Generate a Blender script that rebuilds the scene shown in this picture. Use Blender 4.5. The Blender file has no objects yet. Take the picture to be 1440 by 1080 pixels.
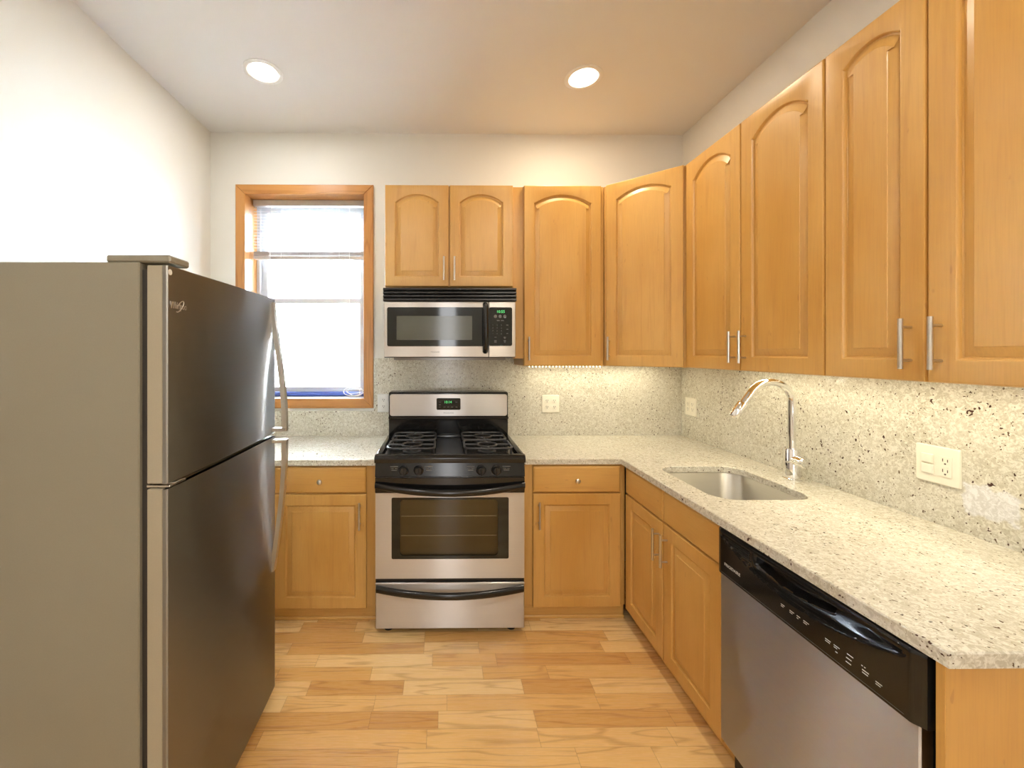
import bpy, bmesh, math, random
from mathutils import Vector, Matrix
from mathutils.geometry import tessellate_polygon
random.seed(4)
S = bpy.context.scene
C = S.collection
PI = math.pi

# ------------------------------------------------------------------ camera
H = 1.44
cd = bpy.data.cameras.new('camera')
cam = bpy.data.objects.new('camera', cd); C.objects.link(cam)
FPX = 562.0
PX, PY = 628.0, 496.0
cd.sensor_fit = 'HORIZONTAL'; cd.sensor_width = 36.0
cd.lens = 36.0 * FPX / 1440.0
cd.shift_x = (720.0 - PX) / 1440.0
cd.shift_y = -(540.0 - PY) / 1440.0
cd.clip_start = 0.02
cam.location = (0, 0, H)
cam.rotation_euler = (PI / 2, 0, math.radians(-0.6))
S.camera = cam
S.cycles.sample_clamp_indirect = 0

# ------------------------------------------------------------------ view, world
S.view_settings.view_transform = 'Standard'
S.view_settings.look = 'None'
S.view_settings.exposure = 0.12
S.view_settings.gamma = 1.0
S.view_settings.use_curve_mapping = False
W = bpy.data.worlds.new('sky'); S.world = W
W.use_nodes = True
W.node_tree.nodes['Background'].inputs[0].default_value = (0.88, 0.95, 1.0, 1)
W.node_tree.nodes['Background'].inputs[1].default_value = 9.0

CEIL = 2.947
YB, XL, XR, YR = 2.75, -1.585, 1.665, -3.0

def area(name, loc, rot, sx, sy, power, col, parent=None, shape='RECTANGLE', spread=PI):
    l = bpy.data.lights.new(name, 'AREA'); l.shape = shape; l.size = sx; l.size_y = sy
    l.energy = power; l.color = col; l.spread = spread
    o = bpy.data.objects.new(name, l); C.objects.link(o)
    o.location = loc; o.rotation_euler = rot
    if parent: o.parent = parent
    return o
WARM = (1.0, 0.92, 0.78)
COOL = (1.0, 0.97, 0.93)
# daylight portal of the kitchen window
pt = area('window_daylight', (-0.94, 2.99, 1.82), (-PI / 2, 0, 0), 0.86, 1.44, 1, (1, 1, 1))
pt.data.cycles.is_portal = True
# sun over the roof onto the neighbouring facade, whose bounce is the daylight of the window
sl_ = bpy.data.lights.new('sun', 'SUN'); sl_.energy = 260; sl_.angle = math.radians(2); sl_.color = (0.70, 0.85, 1.0)
sun = bpy.data.objects.new('sun', sl_); C.objects.link(sun); sun.location = (0, -4, 12)
sun.rotation_euler = (math.radians(52), 0, math.radians(12))
# added narrow fill lamp before the rear wall, out of view; no window there
area('rear_fill_light', (0.10, YR + 0.06, 1.55), (PI / 2, 0, 0), 0.30, 1.9, 17, (0.95, 0.97, 1.0))
# unseen lamps added at the ceiling as fill, without any fixtures
for x, y in ((-0.45, -0.15), (0.7, 0.2), (-0.85, -1.6), (0.7, -1.6)):
    area('ceiling_fill_light', (x, y, CEIL - 0.012), (0, 0, 0), 0.14, 0.14, 8.5 if x < 0 else 11.5, COOL if x < 0 else WARM, None, 'DISK')

# ------------------------------------------------------------------ node helpers
def new_mat(name):
    m = bpy.data.materials.new(name); m.use_nodes = True
    nt = m.node_tree
    return m, nt, nt.nodes['Principled BSDF']
def N(nt, typ, **kw):
    n = nt.nodes.new(typ)
    for k, v in kw.items():
        setattr(n, k, v)
    return n
def val(nt, sock, v):
    if hasattr(v, 'is_linked') or isinstance(v, bpy.types.NodeSocket):
        nt.links.new(v, sock)
    else:
        sock.default_value = v
def math_(nt, op, a, b=None, c=None, clamp=False):
    n = N(nt, 'ShaderNodeMath', operation=op); n.use_clamp = clamp
    val(nt, n.inputs[0], a)
    if b is not None: val(nt, n.inputs[1], b)
    if c is not None: val(nt, n.inputs[2], c)
    return n.outputs[0]
def mapr(nt, v, a, b, c=0.0, d=1.0):
    n = N(nt, 'ShaderNodeMapRange'); n.interpolation_type = 'SMOOTHSTEP'
    val(nt, n.inputs[0], v)
    n.inputs[1].default_value = a; n.inputs[2].default_value = b
    n.inputs[3].default_value = c; n.inputs[4].default_value = d
    return n.outputs[0]
def mix(nt, f, a, b, mode='MIX'):
    n = N(nt, 'ShaderNodeMix', data_type='RGBA', blend_type=mode)
    val(nt, n.inputs[0], f)
    for s, v in ((n.inputs[6], a), (n.inputs[7], b)):
        if isinstance(v, tuple): v = (*v, 1)
        val(nt, s, v)
    return n.outputs[2]
def noise(nt, vec, scale, detail=3, rough=0.5, dist=0.0, out=0):
    n = N(nt, 'ShaderNodeTexNoise')
    if vec is not None: nt.links.new(vec, n.inputs['Vector'])
    n.inputs['Scale'].default_value = scale; n.inputs['Detail'].default_value = detail
    n.inputs['Roughness'].default_value = rough; n.inputs['Distortion'].default_value = dist
    return n.outputs[out]
def objcoord(nt, scale=(1, 1, 1), rnd=0.0):
    t = N(nt, 'ShaderNodeTexCoord')
    m = N(nt, 'ShaderNodeMapping'); m.inputs['Scale'].default_value = scale
    src = t.outputs['Object']
    if rnd:
        oi = N(nt, 'ShaderNodeObjectInfo')
        k = math_(nt, 'MULTIPLY', oi.outputs['Random'], rnd)
        cx = N(nt, 'ShaderNodeCombineXYZ')
        for i in range(3): nt.links.new(k, cx.inputs[i])
        va = N(nt, 'ShaderNodeVectorMath', operation='ADD')
        nt.links.new(src, va.inputs[0]); nt.links.new(cx.outputs[0], va.inputs[1])
        src = va.outputs[0]
    nt.links.new(src, m.inputs['Vector'])
    return m.outputs[0]
def bump(nt, b, height, strength, dist=0.001):
    n = N(nt, 'ShaderNodeBump'); n.inputs['Strength'].default_value = strength
    n.inputs['Distance'].default_value = dist
    nt.links.new(height, n.inputs['Height']); nt.links.new(n.outputs[0], b.inputs['Normal'])

def simple(name, col, rough=0.5, metal=0.0, coat=0.0, spec=0.5, vary=0.04, nscale=20):
    m, nt, b = new_mat(name)
    v = objcoord(nt)
    f = noise(nt, v, nscale, 3)
    dark = tuple(c * (1 - vary) for c in col); lite = tuple(min(1, c * (1 + vary)) for c in col)
    nt.links.new(mix(nt, f, dark, lite), b.inputs['Base Color'])
    b.inputs['Roughness'].default_value = rough; b.inputs['Metallic'].default_value = metal
    b.inputs['Coat Weight'].default_value = coat; b.inputs['Coat Roughness'].default_value = 0.05
    b.inputs['Specular IOR Level'].default_value = spec
    return m

def maple(name, axis):
    m, nt, b = new_mat(name)
    def sc(across, along):
        s = [across] * 3; s[axis] = along; return tuple(s)
    base = mix(nt, mapr(nt, noise(nt, objcoord(nt, sc(3.2, 1.3), 37), 1, 3), 0.3, 0.7),
               (0.61, 0.322, 0.070), (0.71, 0.418, 0.122))
    streak = noise(nt, objcoord(nt, sc(30, 1.6), 37), 1, 4, 0.6, 0.6)
    base = mix(nt, math_(nt, 'MULTIPLY', mapr(nt, streak, 0.52, 0.75), 0.42), base, (0.52, 0.255, 0.060))
    fine = noise(nt, objcoord(nt, sc(260, 9), 37), 1, 2)
    base = mix(nt, math_(nt, 'MULTIPLY', mapr(nt, fine, 0.35, 0.8), 0.16), base, (0.40, 0.19, 0.06))
    fl = noise(nt, objcoord(nt, sc(70, 16), 37), 1, 1)
    base = mix(nt, math_(nt, 'MULTIPLY', mapr(nt, fl, 0.74, 0.80), 0.35), base, (0.35, 0.16, 0.05))
    nt.links.new(base, b.inputs['Base Color'])
    b.inputs['Roughness'].default_value = 0.36
    b.inputs['Coat Weight'].default_value = 0.25; b.inputs['Coat Roughness'].default_value = 0.22
    return m

def oak(name, axis, light=(0.56, 0.26, 0.07), dark=(0.36, 0.14, 0.03)):
    m, nt, b = new_mat(name)
    def sc(across, along):
        s = [across] * 3; s[axis] = along; return tuple(s)
    n1 = noise(nt, objcoord(nt, sc(9, 0.9), 21), 1, 2, 0.5, 0.3)
    rings = math_(nt, 'PINGPONG', math_(nt, 'MULTIPLY', n1, 14.0), 1.0)
    base = mix(nt, math_(nt, 'MULTIPLY', mapr(nt, rings, 0.55, 1.0), 0.55), light, dark)
    fine = noise(nt, objcoord(nt, sc(220, 7), 21), 1, 2)
    base = mix(nt, math_(nt, 'MULTIPLY', mapr(nt, fine, 0.5, 0.8), 0.35), base, dark)
    nt.links.new(base, b.inputs['Base Color'])
    b.inputs['Roughness'].default_value = 0.35
    b.inputs['Coat Weight'].default_value = 0.2; b.inputs['Coat Roughness'].default_value = 0.2
    return m

def oak_floor():
    m, nt, b = new_mat('oak_strip_floor')
    t = N(nt, 'ShaderNodeTexCoord')
    sp = N(nt, 'ShaderNodeSeparateXYZ'); nt.links.new(t.outputs['Object'], sp.inputs[0])
    x, y = sp.outputs[0], sp.outputs[1]
    PW, PL = 0.0765, 0.92
    yr = math_(nt, 'DIVIDE', y, PW)
    row = math_(nt, 'FLOOR', yr)
    wn = N(nt, 'ShaderNodeTexWhiteNoise', noise_dimensions='1D'); nt.links.new(row, wn.inputs['W'])
    xo = math_(nt, 'ADD', math_(nt, 'DIVIDE', x, PL), math_(nt, 'MULTIPLY', wn.outputs[0], 7.31))
    # alternate long and short boards inside one run
    colf = math_(nt, 'FLOOR', xo); fr = math_(nt, 'FRACT', xo)
    wn3 = N(nt, 'ShaderNodeTexWhiteNoise', noise_dimensions='2D')
    cv3 = N(nt, 'ShaderNodeCombineXYZ'); nt.links.new(colf, cv3.inputs[0]); nt.links.new(row, cv3.inputs[1])
    nt.links.new(cv3.outputs[0], wn3.inputs['Vector'])
    cut = mapr(nt, wn3.outputs[0], 0.0, 1.0, 0.30, 0.72)
    half = math_(nt, 'GREATER_THAN', fr, cut)
    wn2 = N(nt, 'ShaderNodeTexWhiteNoise', noise_dimensions='3D')
    cv = N(nt, 'ShaderNodeCombineXYZ')
    nt.links.new(colf, cv.inputs[0]); nt.links.new(row, cv.inputs[1]); nt.links.new(half, cv.inputs[2])
    nt.links.new(cv.outputs[0], wn2.inputs['Vector'])
    pid = wn2.outputs[0]
    # grain inside each board
    gv = N(nt, 'ShaderNodeCombineXYZ')
    nt.links.new(math_(nt, 'ADD', math_(nt, 'MULTIPLY', x, 1.1), math_(nt, 'MULTIPLY', pid, 91.0)), gv.inputs[0])
    nt.links.new(math_(nt, 'ADD', math_(nt, 'MULTIPLY', y, 13.0), math_(nt, 'MULTIPLY', pid, 53.0)), gv.inputs[1])
    n1 = noise(nt, gv.outputs[0], 1.0, 2, 0.45, 0.25)
    rings = math_(nt, 'PINGPONG', math_(nt, 'MULTIPLY', n1, 15.0), 1.0)
    gf = N(nt, 'ShaderNodeCombineXYZ')
    nt.links.new(math_(nt, 'ADD', math_(nt, 'MULTIPLY', x, 9.0), math_(nt, 'MULTIPLY', pid, 31.0)), gf.inputs[0])
    nt.links.new(math_(nt, 'MULTIPLY', y, 260.0), gf.inputs[1])
    fine = noise(nt, gf.outputs[0], 1.0, 2)
    cr = N(nt, 'ShaderNodeValToRGB'); nt.links.new(pid, cr.inputs[0])
    e = cr.color_ramp.elements
    e[0].position = 0; e[0].color = (0.66, 0.36, 0.115, 1)
    e[1].position = 1; e[1].color = (0.93, 0.68, 0.33, 1)
    for p, c in ((0.3, (0.80, 0.49, 0.18, 1)), (0.65, (0.88, 0.59, 0.25, 1))):
        q = e.new(p); q.color = c
    col = mix(nt, math_(nt, 'MULTIPLY', mapr(nt, rings, 0.62, 1.0), 0.40), cr.outputs[0], (0.40, 0.165, 0.045))
    col = mix(nt, math_(nt, 'MULTIPLY', mapr(nt, fine, 0.48, 0.8), 0.30), col, (0.42, 0.18, 0.055))
    fy = math_(nt, 'FRACT', yr)
    ey = math_(nt, 'MINIMUM', fy, math_(nt, 'SUBTRACT', 1.0, fy))
    gapy = mapr(nt, ey, 0.0, 0.022, 1, 0)
    ex = math_(nt, 'MINIMUM', math_(nt, 'MINIMUM', fr, math_(nt, 'SUBTRACT', 1.0, fr)),
               math_(nt, 'ABSOLUTE', math_(nt, 'SUBTRACT', fr, cut)))
    gapx = mapr(nt, ex, 0.0, 0.0022, 1, 0)
    gap = math_(nt, 'MAXIMUM', gapy, gapx)
    col = mix(nt, math_(nt, 'MULTIPLY', gap, 0.45), col, (0.25, 0.10, 0.03))
    nt.links.new(col, b.inputs['Base Color'])
    nt.links.new(mapr(nt, fine, 0.3, 0.8, 0.24, 0.34), b.inputs['Roughness'])
    b.inputs['Coat Weight'].default_value = 0.3; b.inputs['Coat Roughness'].default_value = 0.16
    bump(nt, b, math_(nt, 'SUBTRACT', 1.0, gap), 0.25, 0.001)
    return m

def granite(patch=False):
    m, nt, b = new_mat('polished_cream_granite')
    t = N(nt, 'ShaderNodeTexCoord'); v = t.outputs['Object']
    big = noise(nt, v, 5.0, 3, 0.55)
    mid = noise(nt, v, 75, 4, 0.65, 1.2)
    col = mix(nt, mapr(nt, mid, 0.40, 0.62), (0.53, 0.495, 0.395), (0.755, 0.735, 0.645))
    col = mix(nt, math_(nt, 'MULTIPLY', mapr(nt, big, 0.35, 0.7), 0.30), col, (0.80, 0.77, 0.68))
    crys = noise(nt, v, 210, 2, 0.5)
    col = mix(nt, math_(nt, 'MULTIPLY', mapr(nt, crys, 0.58, 0.70), 0.5), col, (0.42, 0.36, 0.25))
    # dark garnet flecks, gathered in loose trails
    clus = noise(nt, v, 6.5, 3, 0.6)
    fleck = noise(nt, v, 86, 1.5, 0.45)
    th = mapr(nt, clus, 0.36, 0.66, 0.775, 0.655)
    f = math_(nt, 'MULTIPLY', math_(nt, 'SUBTRACT', fleck, th), 40.0, clamp=True)
    col = mix(nt, f, col, (0.075, 0.038, 0.030))
    fl2 = noise(nt, v, 120, 1.5, 0.45)
    f2 = math_(nt, 'MULTIPLY', math_(nt, 'SUBTRACT', fl2, 0.685), 30.0, clamp=True)
    col = mix(nt, f2, col, (0.13, 0.085, 0.05))
    if patch:      # a pale greyish area low on the right backsplash
        sp = N(nt, 'ShaderNodeSeparateXYZ'); nt.links.new(v, sp.inputs[0])
        wob = math_(nt, 'MULTIPLY', math_(nt, 'SUBTRACT', noise(nt, v, 28, 3), 0.5), 0.045)
        dy = math_(nt, 'ABSOLUTE', math_(nt, 'ADD', math_(nt, 'SUBTRACT', sp.outputs[1], 1.185), wob))
        dz = math_(nt, 'ABSOLUTE', math_(nt, 'ADD', math_(nt, 'SUBTRACT', sp.outputs[2], 0.985), wob))
        msk = math_(nt, 'MULTIPLY', mapr(nt, dy, 0.052, 0.064, 1, 0), mapr(nt, dz, 0.040, 0.052, 1, 0))
        pale = mix(nt, mapr(nt, mid, 0.40, 0.62), (0.66, 0.66, 0.67), (0.84, 0.85, 0.88))
        col = mix(nt, math_(nt, 'MULTIPLY', msk, 0.85), col, pale)
    nt.links.new(col, b.inputs['Base Color'])
    b.inputs['Roughness'].default_value = 0.16
    b.inputs['Specular IOR Level'].default_value = 0.5
    return m

def steel(name, col, rough, aniso=0.75, metal=1.0):
    m, nt, b = new_mat(name)
    v = objcoord(nt, (2, 2, 500))
    f = noise(nt, v, 1, 2)
    nt.links.new(mix(nt, f, tuple(c * 0.95 for c in col), tuple(min(1, c * 1.04) for c in col)), b.inputs['Base Color'])
    b.inputs['Metallic'].default_value = metal; b.inputs['Roughness'].default_value = rough
    b.inputs['Anisotropic'].default_value = aniso
    cx = N(nt, 'ShaderNodeCombineXYZ')
    cx.inputs[2].default_value = 1.0
    nt.links.new(cx.outputs[0], b.inputs['Tangent'])
    return m

def emit(name, col, strength):
    m, nt, b = new_mat(name)
    b.inputs['Base Color'].default_value = (*col, 1)
    b.inputs['Emission Color'].default_value = (*col, 1)
    b.inputs['Emission Strength'].default_value = strength
    return m

def clear_glass(name, tint=(1, 1, 1), fac=0.08, gloss=(1, 1, 1)):
    m, nt, b = new_mat(name)
    nt.nodes.remove(b)
    tr = N(nt, 'ShaderNodeBsdfTransparent'); tr.inputs[0].default_value = (*tint, 1)
    gl = N(nt, 'ShaderNodeBsdfGlossy'); gl.inputs['Roughness'].default_value = 0.03
    gl.inputs['Color'].default_value = (*gloss, 1)
    fr = N(nt, 'ShaderNodeFresnel'); fr.inputs[0].default_value = 1.45
    ms = N(nt, 'ShaderNodeMixShader')
    nt.links.new(math_(nt, 'ADD', fr.outputs[0], fac, clamp=True), ms.inputs[0])
    nt.links.new(tr.outputs[0], ms.inputs[1]); nt.links.new(gl.outputs[0], ms.inputs[2])
    nt.links.new(ms.outputs[0], nt.nodes['Material Output'].inputs[0])
    return m

def painted(name, col, rough=0.6):
    m, nt, b = new_mat(name)
    v = objcoord(nt)
    f = noise(nt, v, 2.0, 3)
    nt.links.new(mix(nt, f, tuple(c * 0.985 for c in col), col), b.inputs['Base Color'])
    b.inputs['Roughness'].default_value = rough
    b.inputs['Specular IOR Level'].default_value = 0.3
    bump(nt, b, noise(nt, v, 180, 3), 0.12, 0.0006)
    return m

def brick_wall():
    m, nt, b = new_mat('pale_brick')
    t = N(nt, 'ShaderNodeTexCoord')
    mp = N(nt, 'ShaderNodeMapping'); mp.inputs['Rotation'].default_value = (PI / 2, 0, 0)
    nt.links.new(t.outputs['Object'], mp.inputs['Vector'])
    br = N(nt, 'ShaderNodeTexBrick'); nt.links.new(mp.outputs[0], br.inputs['Vector'])
    br.inputs['Scale'].default_value = 4.0
    br.inputs['Color1'].default_value = (0.80, 0.79, 0.77, 1)
    br.inputs['Color2'].default_value = (0.68, 0.67, 0.66, 1)
    br.inputs['Mortar'].default_value = (0.60, 0.60, 0.60, 1)
    nt.links.new(br.outputs[0], b.inputs['Base Color']); b.inputs['Roughness'].default_value = 0.9
    return m

M = dict(
    wood=maple('honey_maple', 2), woodx=maple('honey_maple_crossgrain', 0),
    oakz=oak('oak_trim', 2), oakx=oak('oak_trim_level', 0),
    floor=oak_floor(), granite=granite(), granite_patch=granite(True),
    wall=painted('cream_wall_paint', (0.77, 0.755, 0.70)),
    ceil=painted('white_ceiling_paint', (0.76, 0.75, 0.73)),
    steel=steel('brushed_stainless', (0.54, 0.51, 0.48), 0.33, 1.0),
    steel_cool=steel('brushed_stainless_cool', (0.60, 0.60, 0.61), 0.42, 1.0),
    steel_sink=steel('satin_sink_steel', (0.60, 0.58, 0.53), 0.38, 0.8),
    slate=steel('dark_stainless', (0.30, 0.295, 0.29), 0.34, 1.0),
    handle=simple('satin_nickel', (0.66, 0.62, 0.56), 0.28, 1.0),
    fridge_handle=simple('champagne_steel', (0.72, 0.66, 0.57), 0.32, 1.0),
    fridge_side=simple('taupe_textured_paint', (0.27, 0.245, 0.185), 0.42, 0.0, 0, 0.4, 0.05, 260),
    fridge_edge=simple('taupe_door_edge', (0.38, 0.335, 0.25), 0.40, 0.0, 0, 0.4, 0.04, 260),
    chrome=simple('polished_chrome', (0.86, 0.86, 0.86), 0.05, 1.0),
    black=simple('black_enamel', (0.008, 0.008, 0.008), 0.14),
    blackmat=simple('black_plastic', (0.008, 0.008, 0.009), 0.3),
    iron=simple('cast_iron', (0.045, 0.045, 0.048), 0.28),
    glassblk=simple('black_glass', (0.010, 0.012, 0.010), 0.06),
    ovenglass=clear_glass('tinted_oven_glass', (0.75, 0.70, 0.60), 0.0, (0.6, 0.6, 0.6)),
    mwglass=simple('smoked_microwave_glass', (0.105, 0.110, 0.090), 0.12),
    cavity=simple('oven_interior', (0.36, 0.31, 0.20), 0.6),
    rack=simple('rack_wire', (0.75, 0.70, 0.58), 0.3, 1.0),
    gasket=simple('dark_gasket', (0.035, 0.030, 0.026), 0.5),
    white=simple('white_plastic', (0.80, 0.80, 0.78), 0.30),
    ivory=simple('ivory_plastic', (0.86, 0.82, 0.70), 0.30),
    slot=simple('socket_slot', (0.10, 0.085, 0.07), 0.5),
    vinyl=simple('white_vinyl', (0.58, 0.60, 0.63), 0.4),
    blindm=simple('white_blind', (0.70, 0.69, 0.69), 0.45),
    rail=simple('blind_rail', (0.50, 0.46, 0.43), 0.45),
    blue=simple('blue_tape', (0.10, 0.16, 0.52), 0.5),
    glass=clear_glass('window_glass'),
    mark=simple('white_print', (0.62, 0.62, 0.60), 0.5),
    greymark=simple('grey_print', (0.16, 0.16, 0.16), 0.5),
    logo=simple('silver_print', (0.75, 0.73, 0.70), 0.3, 0.8),
    brick=brick_wall(), bluegrey=simple('pale_blue_trim', (0.42, 0.62, 0.70), 0.5),
    led=emit('led_bulb', (1.0, 0.93, 0.75), 5),
    lamp=emit('lamp_lens', (1.0, 0.93, 0.80), 9),
    green=emit('green_digits', (0.10, 0.75, 0.22), 0.8),
    tube=clear_glass('clear_rope_tube', (0.95, 0.95, 0.9), 0.1),
)

# ------------------------------------------------------------------ mesh helpers
class MB:
    def __init__(s): s.b = bmesh.new()
    def _merge(s, t):
        me = bpy.data.meshes.new('t'); t.to_mesh(me); t.free(); s.b.from_mesh(me); bpy.data.meshes.remove(me)
        return s
    def box(s, x0, x1, y0, y1, z0, z1, bev=0.0, seg=1):
        t = bmesh.new(); bmesh.ops.create_cube(t, size=1)
        for v in t.verts:
            v.co = Vector(((x0 + x1) / 2 + v.co.x * (x1 - x0), (y0 + y1) / 2 + v.co.y * (y1 - y0), (z0 + z1) / 2 + v.co.z * (z1 - z0)))
        if bev:
            bmesh.ops.bevel(t, geom=t.edges[:], offset=bev, segments=seg, affect='EDGES', profile=0.5)
        return s._merge(t)
    def loops(s, rings, cap0=True, cap1=True, closed=False):
        b = s.b; vs = [[b.verts.new(p) for p in r] for r in rings]; n = len(rings[0])
        m = len(vs)
        for i in range(m if closed else m - 1):
            a, c = vs[i], vs[(i + 1) % m]
            for j in range(n):
                k = (j + 1) % n
                try: b.faces.new((a[j], a[k], c[k], c[j]))
                except ValueError: pass
        if not closed:
            if cap0: b.faces.new(vs[0][::-1])
            if cap1: b.faces.new(vs[-1])
        return s
    def tube(s, path, r, n=12, flat=1.0, closed=False):
        P = [Vector(p) for p in path]; m = len(P); rings = []
        rr = r if isinstance(r, (list, tuple)) else [r] * m
        T0 = None; U = None
        for i in range(m):
            if closed: T = (P[(i + 1) % m] - P[i - 1]).normalized()
            else: T = (P[min(i + 1, m - 1)] - P[max(i - 1, 0)]).normalized()
            if U is None:
                a = Vector((0, 0, 1)) if abs(T.z) < 0.9 else Vector((0, 1, 0))
                U = (a - T * a.dot(T)).normalized()
            else:
                U = (U - T * U.dot(T)).normalized()
            V = T.cross(U)
            rings.append([P[i] + rr[i] * (math.cos(2 * PI * j / n) * U * flat + math.sin(2 * PI * j / n) * V) for j in range(n)])
        return s.loops(rings, closed=closed)
    def cyl(s, p0, p1, r0, r1=None, n=24):
        return s.tube([p0, p1], [r0, r0 if r1 is None else r1], n)
    def lathe(s, prof, c=(0, 0, 0), n=32, axis='z', cap0=True, cap1=True):
        rings = []
        for r, h in prof:
            ring = []
            for j in range(n):
                a = 2 * PI * j / n; u, v = r * math.cos(a), r * math.sin(a)
                p = {'z': (u, v, h), 'y': (u, h, -v), '-y': (u, -h, v), 'x': (h, u, v)}[axis]
                ring.append(Vector(c) + Vector(p))
            rings.append(ring)
        return s.loops(rings, cap0, cap1)
    def prism(s, poly, f0, f1, holes=()):
        """poly: 2-D outline; f0/f1 map (u, v) to a 3-D point on each cap"""
        allp = [list(poly)] + [list(h) for h in holes]
        tris = tessellate_polygon([[Vector((u, v, 0)) for u, v in l] for l in allp])
        flat = [p for l in allp for p in l]
        b = s.b
        A = [b.verts.new(f0(*p)) for p in flat]; B = [b.verts.new(f1(*p)) for p in flat]
        for t in tris:
            b.faces.new([A[i] for i in t]); b.faces.new([B[i] for i in t][::-1])
        k = 0
        for l in allp:
            n = len(l)
            for j in range(n):
                i0, i1 = k + j, k + (j + 1) % n
                b.faces.new((A[i0], A[i1], B[i1], B[i0]))
            k += n
        return s
    def plate(s, poly, y0, y1, holes=()):          # outline in x-z, thickness along y
        return s.prism(poly, lambda u, v: (u, y0, v), lambda u, v: (u, y1, v), holes)
    def slab(s, poly, z0, z1, holes=()):           # outline in x-y, thickness along z
        return s.prism(poly, lambda u, v: (u, v, z0), lambda u, v: (u, v, z1), holes)
    def build(s, name, mat, parent=None, ang=25, fix=True):
        b = s.b
        if fix: bmesh.ops.recalc_face_normals(b, faces=b.faces[:])
        me = bpy.data.meshes.new(name); b.to_mesh(me); b.free()
        for p in me.polygons: p.use_smooth = True
        me.set_sharp_from_angle(angle=math.radians(ang))
        me.materials.append(M[mat])
        o = bpy.data.objects.new(name, me); C.objects.link(o)
        if parent: o.parent = parent
        return o

def thing(name, label, cat, loc=(0, 0, 0), rz=0.0, group=None):
    o = bpy.data.objects.new(name, None); C.objects.link(o)
    o.empty_display_size = 0.1
    o.location = loc; o.rotation_euler = (0, 0, rz)
    o['label'] = label; o['category'] = cat
    if group: o['group'] = group
    return o
def tag(o, label, cat, group=None):
    o['label'] = label; o['category'] = cat
    if group: o['group'] = group
    return o
def struct(o, label=None, cat=None):
    o['kind'] = 'structure'
    if label: o['label'] = label
    if cat: o['category'] = cat
    return o
def rrect(x0, x1, z0, z1, r, n=6):
    pts = []
    for cx, cz, a0 in ((x1 - r, z0 + r, -PI / 2), (x1 - r, z1 - r, 0), (x0 + r, z1 - r, PI / 2), (x0 + r, z0 + r, PI)):
        for i in range(n + 1):
            a = a0 + PI / 2 * i / n; pts.append((cx + r * math.cos(a), cz + r * math.sin(a)))
    return pts
def offset(poly, d):
    """inward offset of a counter-clockwise outline"""
    n = len(poly); out = []
    for i in range(n):
        p, q, r = (Vector(poly[i - 1]), Vector(poly[i]), Vector(poly[(i + 1) % n]))
        e1, e2 = (q - p).normalized(), (r - q).normalized()
        n1, n2 = Vector((-e1.y, e1.x)), Vector((-e2.y, e2.x))
        k = (n1 + n2); k = k / max(0.35, 1 + n1.dot(n2))
        out.append((q.x + d * k.x, q.y + d * k.y))
    return out
def lettering(txt, size, name, mat, parent, x, y, z, align='LEFT', sx=1.0, ext=0.0004):
    cu = bpy.data.curves.new('txt', 'FONT'); cu.body = txt; cu.size = size; cu.extrude = ext; cu.align_x = align
    to = bpy.data.objects.new('txt', cu); C.objects.link(to)
    dg = bpy.context.evaluated_depsgraph_get()
    me = bpy.data.meshes.new_from_object(to.evaluated_get(dg))
    bpy.data.objects.remove(to); bpy.data.curves.remove(cu)
    for v in me.vertices:
        v.co = (x + v.co.x * sx, y - v.co.z, z + v.co.y)
    me.materials.clear(); me.materials.append(M[mat]); me.name = name
    o = bpy.data.objects.new(name, me); C.objects.link(o); o.parent = parent
    return o

# ------------------------------------------------------------------ room shell
T = 0.1
struct(MB().box(XL - 0.3, XR + 0.3, YR - 0.3, YB + 0.3, -0.1, 0).build('floor', 'floor'), 'oak strip floor of honey coloured boards', 'floor')
struct(MB().box(XL - 0.3, XR + 0.3, YR - 0.3, YB + 0.3, CEIL, CEIL + 0.1).build('ceiling', 'ceil'), 'smooth white ceiling with recessed lights', 'ceiling')
struct(MB().box(XL - T, XL, YR, YB + 0.2, 0, CEIL).build('wall_left', 'wall'), 'plain cream wall behind the refrigerator', 'wall')
struct(MB().box(XR, XR + T, YR, YB + 0.2, 0, CEIL).build('wall_right', 'wall'), 'cream wall above the right cabinets', 'wall')
struct(MB().box(XL, XR, YR - T, YR, 0, CEIL).build('wall_rear', 'wall'), 'cream wall behind the viewer', 'wall')
WX0, WX1, WZ0, WZ1 = -1.344, -0.538, 1.127, 2.521       # window opening
m = MB().plate([(XL, 0), (XR, 0), (XR, CEIL), (XL, CEIL)], YB, YB + 0.2, [rrect(WX0 - .012, WX1 + .012, WZ0 - .012, WZ1 + .012, 0.001, 1)])
struct(m.build('wall_back', 'wall'), 'cream back wall with the window', 'wall')

# window
w1 = bpy.data.objects.new('window_1', None); C.objects.link(w1); w1.location = (0, YB, 0)
struct(w1, 'oak framed double hung window beside the upper cabinets', 'window')
cw = 0.066
def mitred(x0, x1, z0, z1, c, y0, y1):
    O = [(x0, z0), (x1, z0), (x1, z1), (x0, z1)]; I = [(x0 + c, z0 + c), (x1 - c, z0 + c), (x1 - c, z1 - c), (x0 + c, z1 - c)]
    return [[O[i], O[(i + 1) % 4], I[(i + 1) % 4], I[i]] for i in range(4)]
for i, q in enumerate(mitred(WX0 - cw, WX1 + cw, WZ0 - cw, WZ1 + cw, cw, 0, 0)):
    cq = offset(q, 0.003)
    MB().loops([[(u, -0.0005, v) for u, v in q], [(u, -0.012, v) for u, v in q], [(u, -0.016, v) for u, v in cq]]).build('casing', 'oakx' if i % 2 == 0 else 'oakz', w1)
D = 0.165
MB().box(WX0 - .012, WX0, -0.0, D, WZ0, WZ1).build('jamb', 'oakz', w1)
MB().box(WX1, WX1 + .012, -0.0, D, WZ0, WZ1).build('jamb', 'oakz', w1)
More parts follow.
